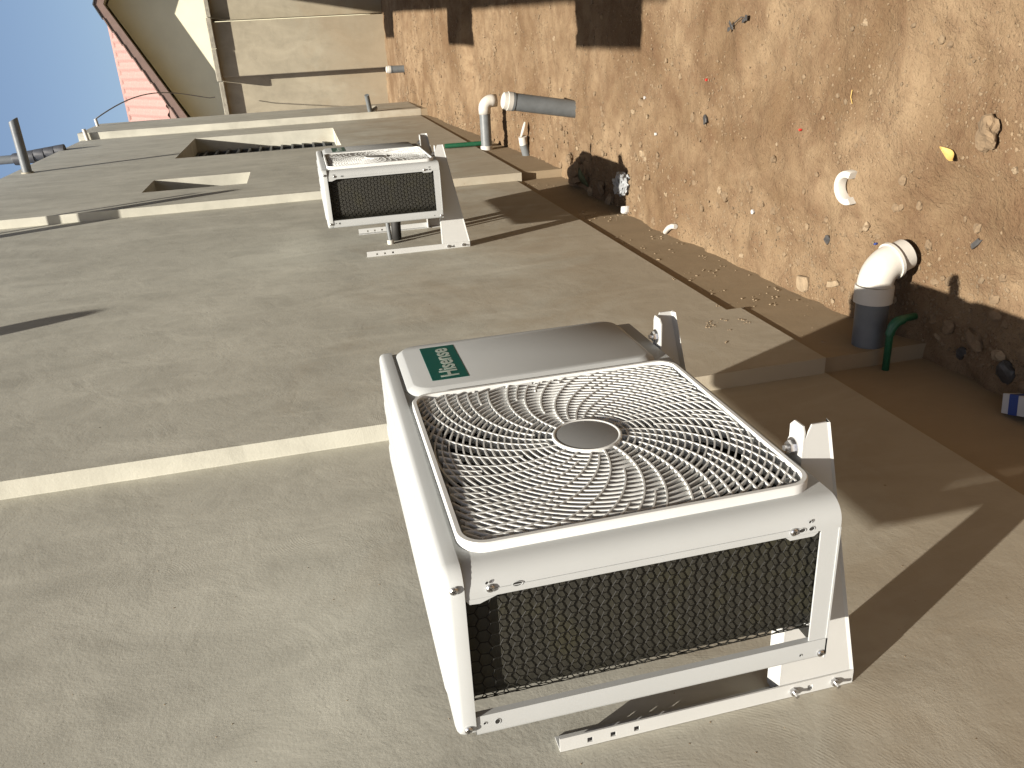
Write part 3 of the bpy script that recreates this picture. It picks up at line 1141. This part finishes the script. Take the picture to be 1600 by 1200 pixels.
dp = empty("drain_pipe", (0, 1.371, -1.062), "thick dark drain pipe out of the wall base with big white elbow, half in shadow", "pipe")
MB().tube([(-.10, 0, .0), (.205, .01, -.005)], .051, 28).build("barrel", M_PVCD, dp, auto=40)
E_ = elbow_path((.245, .011, -.006), (1, .03, 0), (.32, .05, -1), .075, 10)
m = MB().tube([(.19, .010, -.005), (.2449, .0110, -.006)], .0595, 28)
m.tube(E_, .0545, 28)
last = Vector(E_[-1])
dl = Vector((.32, .05, -1)).normalized()
m.tube([tuple(last), tuple(last + dl * .006)], .0575, 28)
m.tube([tuple(last + dl * .006), tuple(last + dl * .055)], [.052, .050], 28)
m.build("elbow", M_PVCW, dp, auto=40)
MB().tube([tuple(last - dl * .002), tuple(last + dl * .008)], .0605, 28).build("socket_ring", M_PVCW, dp, auto=40)
gp = empty("green_pipe", (0, 1.272, -1.062), "thin dark green water pipe bending down beside the thick drain pipe", "pipe")
m = MB().tube([(-.06, 0, 0), (.12, .002, .0)] + elbow_path((.13, .002, 0), (1, 0, 0), (.1, 0, -1), .03, 6) + [(.163, .002, -.085)], .0115, 14)
m.build("barrel", M_PVCGRN, gp, smooth=True)
MB().tube(elbow_path((.112, .002, 0), (1, 0, 0), (.1, 0, -1), .046, 8), .0145, 14).build("elbow", M_PVCGRN, gp, auto=40)

d2 = empty("drain_pipe", (XC - .05, 6.50, -.90), "slim grey drain pipe from the wall base with white elbow, beside the upright pipe", "pipe")
MB().tube([(.0, 0, 0), (.37, .0, -.002)], .047, 22).build("barrel", M_PVCG, d2, auto=40)
MB().tube([(.0, 0, .001), (.075, 0, .001)], .0515, 22).build("collar", M_PVCW, d2, auto=40)
E2 = [(.34, 0, -.002)] + elbow_path((.382, 0, -.002), (1, 0, 0), (.0, 0, -1), .062, 8) + [(.445, 0, -.11)]
MB().tube(E2, .0525, 22).build("elbow", M_PVCW, d2, smooth=True)
g2 = MB().tube([(XC + .025, 6.70, -.56), (XC + .026, 6.69, -.64), (XC + .026, 6.68, -.98)], .0205, 12).build("green_pipe", M_PVCGRN, None, auto=40)
tag(g2, "green pipe standing against the wall foot beside the slim drain pipe", "pipe")

def standpipe(base, top, r, label):
    o = empty("standpipe", base, label, "pipe")
    b, t_ = Vector(base), Vector(top)
    d = t_ - b
    u = d.normalized()
    MB().tube([tuple(-u * .25), tuple(d - u * .07)], r, 26).build("barrel", M_PVCG, o, auto=40)
    MB().tube([tuple(d - u * .085), tuple(d - u * .0705)], r * 1.06, 26).build("joint_ring", M_PVCG, o, auto=40)
    MB().tube([tuple(d - u * .07), tuple(d - u * .04), tuple(d - u * .038), tuple(d - u * .012), tuple(d - u * .004), tuple(d)], [r * 1.07, r * 1.07, r * 1.0, r * .93, r * .7, r * .25], 26).build("cap", M_PVCW, o, auto=40)
    return o


standpipe((.545, 4.72, -1.14), (.635, 4.72, -.645), .056, "grey upright pipe with white cap leaning out of bare soil")
standpipe((.615, 11.93, -.90), (.62, 11.93, -.63), .05, "short grey pipe with white cap at the foot of the boundary wall")
sp = empty("pipe_stub", (XB, 5.95, -1.11), "small grey pipe stub with white collar and loose white flap at the wall foot", "pipe")
MB().tube([(-.0, 0, -.02), (.14, -.02, .02)], .036, 16).build("barrel", M_PVCG, sp, auto=40)
MB().tube([(.135, -.02, .02), (.20, -.03, .03)], .034, 16).build("collar", M_PVCW, sp, auto=40)
m = MB()
m.loft([[(.205 + .06 * c_ + .05, -.03 + .028 * s_, .02 + q - .02 * c_) for c_, s_ in [(math.cos(k * math.pi / 7), math.sin(k * math.pi / 7)) for k in range(14)]] for q in (0, .006)])
m.build("flap", M_PVCW, sp)


# ------------------------------------------------------------------ things lying on the soil
def rock(name, loc, size, seed, mat, squash=.6, sub=2):
    bm = bmesh.new()
    bmesh.ops.create_icosphere(bm, subdivisions=sub, radius=.5)
    rr = random.Random(seed)
    o3 = Vector((rr.uniform(-50, 50), rr.uniform(-50, 50), rr.uniform(-50, 50)))
    sx, sy = rr.uniform(.75, 1.25), rr.uniform(.75, 1.25)
    for v in bm.verts:
        k = 1 + .45 * noise.noise(v.co * 2.2 + o3) + .22 * noise.noise(v.co * 5 + o3)
        # knock flat facets off the lump
        v.co = Vector((v.co.x * sx, v.co.y * sy, v.co.z * squash)) * k * size
    me = bpy.data.meshes.new(name)
    bm.to_mesh(me)
    bm.free()
    me.materials.append(mat)
    o = bpy.data.objects.new(name, me)
    COL.objects.link(o)
    o.location = loc
    o.rotation_euler = (rr.uniform(-.3, .3), rr.uniform(-.3, .3), rr.uniform(0, 6))
    return o


def on_soil(x, y, up=0.0):
    return (x, y, ground_z(x, y) + up)


def shard(name, loc, sx, sy, sz, seed, mat, rot=None, jag=.2):
    """an angular flat piece: a jagged outline with thickness"""
    rr = random.Random(seed)
    n = 9
    P = []
    for k in range(n):
        a = 2 * math.pi * k / n
        c_, s_ = math.cos(a), math.sin(a)
        q = 1 / max(abs(c_), abs(s_)) * rr.uniform(1 - jag, 1)
        P.append((c_ * q * sx / 2, s_ * q * sy / 2))
    m = MB()
    m.loft([[(x * .94, y * .94, -sz * .6) for x, y in P], [(x, y, sz * .2 + rr.uniform(-.1, .1) * sz) for x, y in P], [(x * .9, y * .9, sz * .5) for x, y in P]])
    o = m.build(name, mat)
    o.location = loc
    o.rotation_euler = rot or (rr.uniform(-.2, .2), rr.uniform(-.2, .2), rr.uniform(0, 6))
    return o


# white broken pipe ring
m = MB()
lo = []
for k in range(31):
    a = math.radians(-50 + 232 * k / 30)
    c_, s_ = math.cos(a), math.sin(a)
    e = random.uniform(-.002, .002) if k in (0, 30) else 0
    lo.append([(r * c_, r * s_ + e, z) for r, z in ((.034, -.017), (.058, -.017), (.0585, .008), (.0565, .013), (.037, .015), (.034, .011))])
m.loft(lo)
o = m.build("pipe_ring", M_PVCW, None, auto=40)
o.location = on_soil(.505, 1.655, .014)
o.rotation_euler = (.06, -.10, math.radians(28))
tag(o, "white broken half ring of plastic pipe lying on open soil", "pipe ring")
# bent white offcut
o = MB().tube([(-.062, 0, 0), (-.03, .004, .003), (.0, .006, .004), (.03, .003, .003), (.06, -.008, 0)], [.0125, .0135, .0135, .0135, .0125], 12).build("pipe_offcut", M_PVCW, None, auto=40)
o.location = on_soil(.088, 3.03, .010)
o.rotation_euler = (0, .05, math.radians(-62))
tag(o, "white bent pipe offcut lying beside the plinth", "pipe piece")
o = shard("plaster_block", on_soil(.067, 3.66, .012), .045, .065, .035, 5, M_CARD, (.1, .1, .2), .12)
tag(o, "white squarish plaster block near the grey plastic sheet", "block")
# crumpled plastic sheet
bm = bmesh.new()
bmesh.ops.create_icosphere(bm, subdivisions=4, radius=1)
for v in bm.verts:
    k = 1 + .35 * noise.noise(v.co * 2.1 + Vector((4, 0, 1))) + .35 * abs(noise.noise(v.co * 4.3)) - .18 * abs(noise.noise(v.co * 9))
    v.co = Vector((v.co.x * .062, v.co.y * .098, v.co.z * .035)) * k
me = bpy.data.meshes.new("plastic_sheet")
bm.to_mesh(me)
bm.free()
me.materials.append(M_BAG)
o = bpy.data.objects.new("plastic_sheet", me)
COL.objects.link(o)
o.location = on_soil(.205, 3.73, .02)
o.rotation_euler = (0, .1, .1)
tag(o, "crumpled grey plastic sheet at the edge of the second unit's shadow", "plastic sheet")
for k, (x, y, sx, sy, sd) in enumerate(((.196, 3.79, .028, .05, 3), (.222, 3.70, .02, .03, 8))):
    o = shard("plastic_scrap", on_soil(x, y, .047), sx, sy, .006, sd, M_SCRAP)
    tag(o, ("large dark scrap on top of the crumpled grey plastic sheet", "small dark scrap stuck on the crumpled grey plastic sheet")[k], "scrap")
o = shard("mortar_slab", on_soil(.095, 1.905, .008), .066, .074, .02, 12, M_SHARD, (.03, -.06, .12), .1)
tag(o, "flat square slab of tan mortar at the plinth foot", "mortar slab")
o = shard("mortar_slab", on_soil(.140, 1.735, .006), .030, .075, .014, 14, M_SHARD, (.03, .05, .35), .35)
tag(o, "long thin chip of tan mortar next to the square slab", "mortar slab")
o = rock("clod", on_soil(.735, 1.105, .012), .085, 21, M_STONE, .5, 3)
tag(o, "big brown clod near the yellow leaf", "clod")
# curled yellow leaf
m = MB()
lo = []
for k in range(9):
    t_ = k / 8
    wv_ = .013 * math.sin(math.pi * (.08 + .9 * t_))
    x = -.035 + .07 * t_
    z = .016 * (2 * t_ - 1) ** 2
    lo.append([(x, -wv_, z + .006), (x, 0, z), (x, wv_, z + .007), (x, wv_ * .98, z + .0078), (x, 0, z + .0008), (x, -wv_ * .98, z + .0068)])
m.loft(lo)
o = m.build("leaf", M_LEAF, None, smooth=True)
o.location = on_soil(.662, 1.228, .006)
o.rotation_euler = (.3, .1, math.radians(65))
tag(o, "curled dry yellow leaf lying near a brown clod", "leaf")
o = MB().tube([(-.022, 0, 0), (0, .002, .003), (.022, -.003, 0)], .0016, 6).build("straw", M_LEAF)
o.location = on_soil(.793, 1.71, .003)
o.rotation_euler = (0, 0, .25)
tag(o, "thin yellow straw on bare soil", "straw")
for (nm, x, y, sx, sy, sd, mt, lab, cat) in (
        ("plastic_scrap", .298, 1.778, .05, .035, 31, M_SCRAP, "dark crumpled scrap between the mortar slab and the white ring", "scrap"),
        ("plastic_scrap", .416, 1.150, .05, .022, 32, M_SCRAP, "dark narrow scrap beyond the white elbow of the thick drain pipe", "scrap"),
        ("plastic_scrap", .640, 2.745, .05, .035, 33, M_SCRAP, "grey torn scrap in the open middle of the soil", "scrap"),
        ("red_scrap", .662, 1.994, .012, .009, 34, M_RED, "brighter red speck of plastic on open soil", "scrap"),
        ("red_scrap", .806, 2.761, .012, .010, 35, M_RED, "faded red speck of plastic farther along the soil", "scrap"),
        ("blue_scrap", .332, 1.542, .008, .012, 36, M_BLUE, "tiny blue speck near the white elbow", "scrap"),
        ("paper_scrap", .306, 2.289, .022, .018, 37, M_CARD, "small white chip alone on the soil beyond the mortar slab", "chip"),
        ("paper_scrap", .527, 3.260, .018, .028, 38, M_CARD, "white chip below a tan stone in mid soil", "chip"),
        ("paper_scrap", .602, 3.389, .026, .030, 39, M_SHARD, "pale tilted chip beside the tan stone in mid soil", "chip"),
        ("paper_scrap", .690, 3.450, .014, .02, 40, M_CARD, "smallest white chip just above the tan stone in mid soil", "chip"),
        ("mortar_slab", .030, 5.02, .02, .07, 41, M_SHARD, "pale upright mortar sliver by the plinth near the second unit's shadow", "mortar slab")):
    o = shard(nm, on_soil(x, y, .006), sx, sy, .008, sd, mt, None, .45)
    tag(o, lab, cat)
# broken twig of dark leaves
tw_ = empty("twig", on_soil(1.03, 2.47, .006), "dark withered twig with scraps of leaf near the shadow of a hood", "twig")
MB().tube([(.02, -.06, 0), (.025, -.015, .004), (.008, .03, .004), (-.018, .08, .0)], .0022, 6).build("stem", M_SCRAP, tw_)
for k, (x, y) in enumerate(((.022, -.055), (.012, -.035), (-.01, .06), (-.02, .085), (.0, .075))):
    q = shard("leaf", (x, y, .004), .03, .02, .003, 60 + k, M_SCRAP, None, .5)
    q.parent = tw_
# carton in the shade by the wall foot
bx = empty("carton", on_soil(.035, .835, .045), "small white carton with a blue band in the shade at the wall foot", "carton")
m = MB().box(-.028, .028, -.062, .062, -.03, .032)
m.build("box", M_CARD, bx, bevel=.002)
MB().box(-.0284, .0288, .012, .040, -.0302, .0326).build("band", M_BLUE, bx)
bx.rotation_euler = (0.1, .15, .25)

# lumps and leaves in the second unit's shadow
k = 0
for (x, y, s_, mt, lab) in ((.145, 4.60, .16, M_STONE, "largest dark lump in the shadow of the second unit"),
                            (.075, 4.72, .12, M_STONE, "rounded lump against the plinth in the second unit's shadow"),
                            (.07, 4.30, .07, M_SHARD, "small pale lump in the second unit's shadow"),
                            (.05, 3.99, .09, M_SHARD, "long pale lump at the near corner of the second unit's shadow"),
                            (.20, 4.86, .11, M_STONE, "lump poking out of the far edge of the second unit's shadow"),
                            (.12, 4.12, .08, M_STONE, "low lump in the middle of the second unit's shadow")):
    o = rock("mortar_lump", on_soil(x, y, s_ * .12), s_, 70 + k, mt, .55, 3)
    tag(o, lab, "lump")
    k += 1
for k, (x, y, r) in enumerate(((.14, 4.44, .5), (.17, 4.60, 1.9))):
    m = MB()
    lo = []
    for q in range(8):
        t_ = q / 7
        wv_ = .03 * math.sin(math.pi * (.06 + .9 * t_))
        lo.append([(-.07 + .14 * t_, -wv_, .02 * math.sin(3 * t_)), (-.07 + .14 * t_, 0, .02 * math.sin(3 * t_) - .008), (-.07 + .14 * t_, wv_, .02 * math.sin(3 * t_)), (-.07 + .14 * t_, 0, .02 * math.sin(3 * t_) - .005)])
    m.loft(lo)
    o = m.build("leaf", M_LEAFG, None, smooth=True)
    o.location = on_soil(x, y, .035)
    o.rotation_euler = (.3, -.3, r)
    tag(o, ("dull green leaf lying nearer in the second unit's shadow", "dull green leaf lying farther off in the second unit's shadow")[k], "leaf")
# rubbish in the shade round the thick drain pipe
for k, (x, y, s_, mt) in enumerate(((.13, 1.235, .05, M_STONE), (.12, 1.13, .07, M_STONE), (.07, .985, .06, M_SCRAP), (.215, 1.07, .05, M_STONE), (.062, 1.17, .05, M_SCRAP), (.05, .895, .05, M_STONE), (.11, 1.02, .045, M_SHARD), (.15, .93, .05, M_STONE))):
    o = rock("rubble", on_soil(x, y, s_ * .1), s_, 90 + k, mt, .6, 2)
    tag(o, "lump of rubble in the shade round the thick drain pipe", "rubble", "rubble in the shade round the thick drain pipe")

# stones scattered on the soil
ST = [(1.020, 1.670, .022), (1.019, 1.369, .018), (.664, 3.505, .055), (.952, 1.303, .022), (.560, 1.433, .036), (.643, 1.651, .016), (.667, 1.618, .018),
      (.647, 1.014, .024), (.262, 1.083, .036), (.462, 1.153, .034), (.479, 1.201, .02), (.324, 2.547, .05), (.392, 2.315, .034), (.336, 2.139, .03), (.405, 3.452, .045),
      (.454, 3.463, .04), (.362, 1.809, .028), (.443, 1.947, .022), (.303, .915, .03), (.275, 1.248, .032), (.338, 1.050, .03), (.985, 5.133, .035), (.912, 6.926, .06)]
rs = random.Random(11)
for _ in range(150):
    y = .7 + 9 * rs.random() ** 1.6
    x = .08 + (.30 + .10 * y) * rs.random() ** 1.3
    ST.append((x, y, rs.uniform(.012, .026) * (1 + .12 * y)))
SL = {2: "tan stone in mid soil with pale chips round it", 4: "stone lying beside the open side of the white half ring", 9: "stone just beyond the white elbow of the thick drain pipe", 11: "stone straight out from the bent white pipe offcut", 14: "lump nearer the wall of two close together past the mid soil chips",
      15: "lump farther from the wall of two close together past the mid soil chips", 22: "stone farthest along the soil, beyond the upright pipe"}
for _ in range(70):
    y = 1.5 + 5 * rs.random() ** 1.4
    ST.append((.07 + .32 * rs.random() ** 1.5, y, rs.uniform(.010, .024) * (1 + .1 * y)))
for k, (x, y, s_) in enumerate(ST):
    o = rock("stone", on_soil(x, y, s_ * .02), s_, 200 + k, M_STONE if k % 7 else M_SHARD, rs.uniform(.5, .75), 2)
    tag(o, SL.get(k, "small tan stone lying loose among others on the bare soil"), "stone", "stones scattered on the soil")

# the finest stones, too many to count
rg = random.Random(5)
V, F = [], []
ico = bmesh.new()
bmesh.ops.create_icosphere(ico, subdivisions=1, radius=.5)
iv = [v.co.copy() for v in ico.verts]
ifs = [[v.index for v in f.verts] for f in ico.faces]
ico.free()
cnt = 0
while cnt < 11000:
    y = .4 + 12.5 * rg.random() ** 1.9
    x = .05 + 1.35 * rg.random() ** 1.15
    dens = .5 + noise.noise(Vector((x * 3.1, y * 2.1, 5))) * 1.3
    dens *= 1.5 if x < .42 else .7
    if rg.random() > dens:
        continue
    cnt += 1
    s_ = rg.uniform(.003, .0085) * (1 + .10 * y) * (1.5 if rg.random() < .06 else 2.6 if rg.random() < .035 else 1)
    a = rg.uniform(0, 6.28)
    ca, sa = math.cos(a), math.sin(a)
    ex, ey, ez = s_ * rg.uniform(.7, 1.3), s_ * rg.uniform(.7, 1.3), s_ * rg.uniform(.5, .9)
    z = ground_z(x, y)
    i0 = len(V)
    for v in iv:
        j = rg.uniform(.8, 1.2)
        X, Y, Z = v.x * ex * j, v.y * ey * j, v.z * ez * j
        V.append((x + X * ca - Y * sa, y + X * sa + Y * ca, z + Z + ez * .12))
    F += [tuple(i0 + q for q in f) for f in ifs]
me = bpy.data.meshes.new("gravel")
me.from_pydata(V, [], F)
me.materials.append(M_PEBBLE)
o = bpy.data.objects.new("gravel", me)
COL.objects.link(o)
tag(o, "fine gravel and crumbs of earth strewn over the bare soil", "gravel", kind="stuff")

# spatters of mortar stuck to the foot of the wall
V, F = [], []
for (y, z, s_, nn) in ((1.715, -.677, .020, 16), (1.70, -.80, .018, 10), (1.646, -.704, .008, 3), (1.54, -.642, .006, 3), (1.75, -.74, .010, 5), (1.9, -.79, .012, 6), (2.3, -.79, .01, 4)):
    for q in range(nn):
        yy, zz = y + rg.gauss(0, s_), z + rg.gauss(0, s_ * .7)
        e = rg.uniform(.002, .006)
        i0 = len(V)
        for v in iv:
            j = rg.uniform(.75, 1.25)
            V.append((XB + v.x * e * .9 * j + e * .1, yy + v.y * e * 1.5 * j, zz + v.z * e * 1.4 * j))
        F += [tuple(i0 + k for k in f) for f in ifs]
for q in range(420):
    y = 1.36 + 3.6 * rg.random() ** 1.5
    z = rg.uniform(-1.13, -.83)
    if noise.noise(Vector((y * 4, z * 6, 1))) < -.05:
        continue
    e = rg.uniform(.002, .009) * (1.6 if rg.random() < .05 else 1)
    i0 = len(V)
    for v in iv:
        V.append((XB - .0085 + v.x * e * .8, y + v.y * e * rg.uniform(1, 1.8), z + v.z * e * rg.uniform(1, 1.6)))
    F += [tuple(i0 + k for k in f) for f in ifs]
for q in range(160):
    y = rg.uniform(-.3, 1.25)
    z = rg.uniform(-.6, 1.2)
    e = rg.uniform(.0008, .0022)
    i0 = len(V)
    for v in iv:
        V.append((v.x * e * .8, y + v.y * e * 1.6, z + v.z * e * rg.uniform(1, 2)))
    F += [tuple(i0 + k for k in f) for f in ifs]
me = bpy.data.meshes.new("mortar_spatter")
me.from_pydata(V, [], F)
me.materials.append(M_SHARD)
o = bpy.data.objects.new("mortar_spatter", me)
COL.objects.link(o)
o.parent = house
o.location = HL
tag(o, kind="stuff")
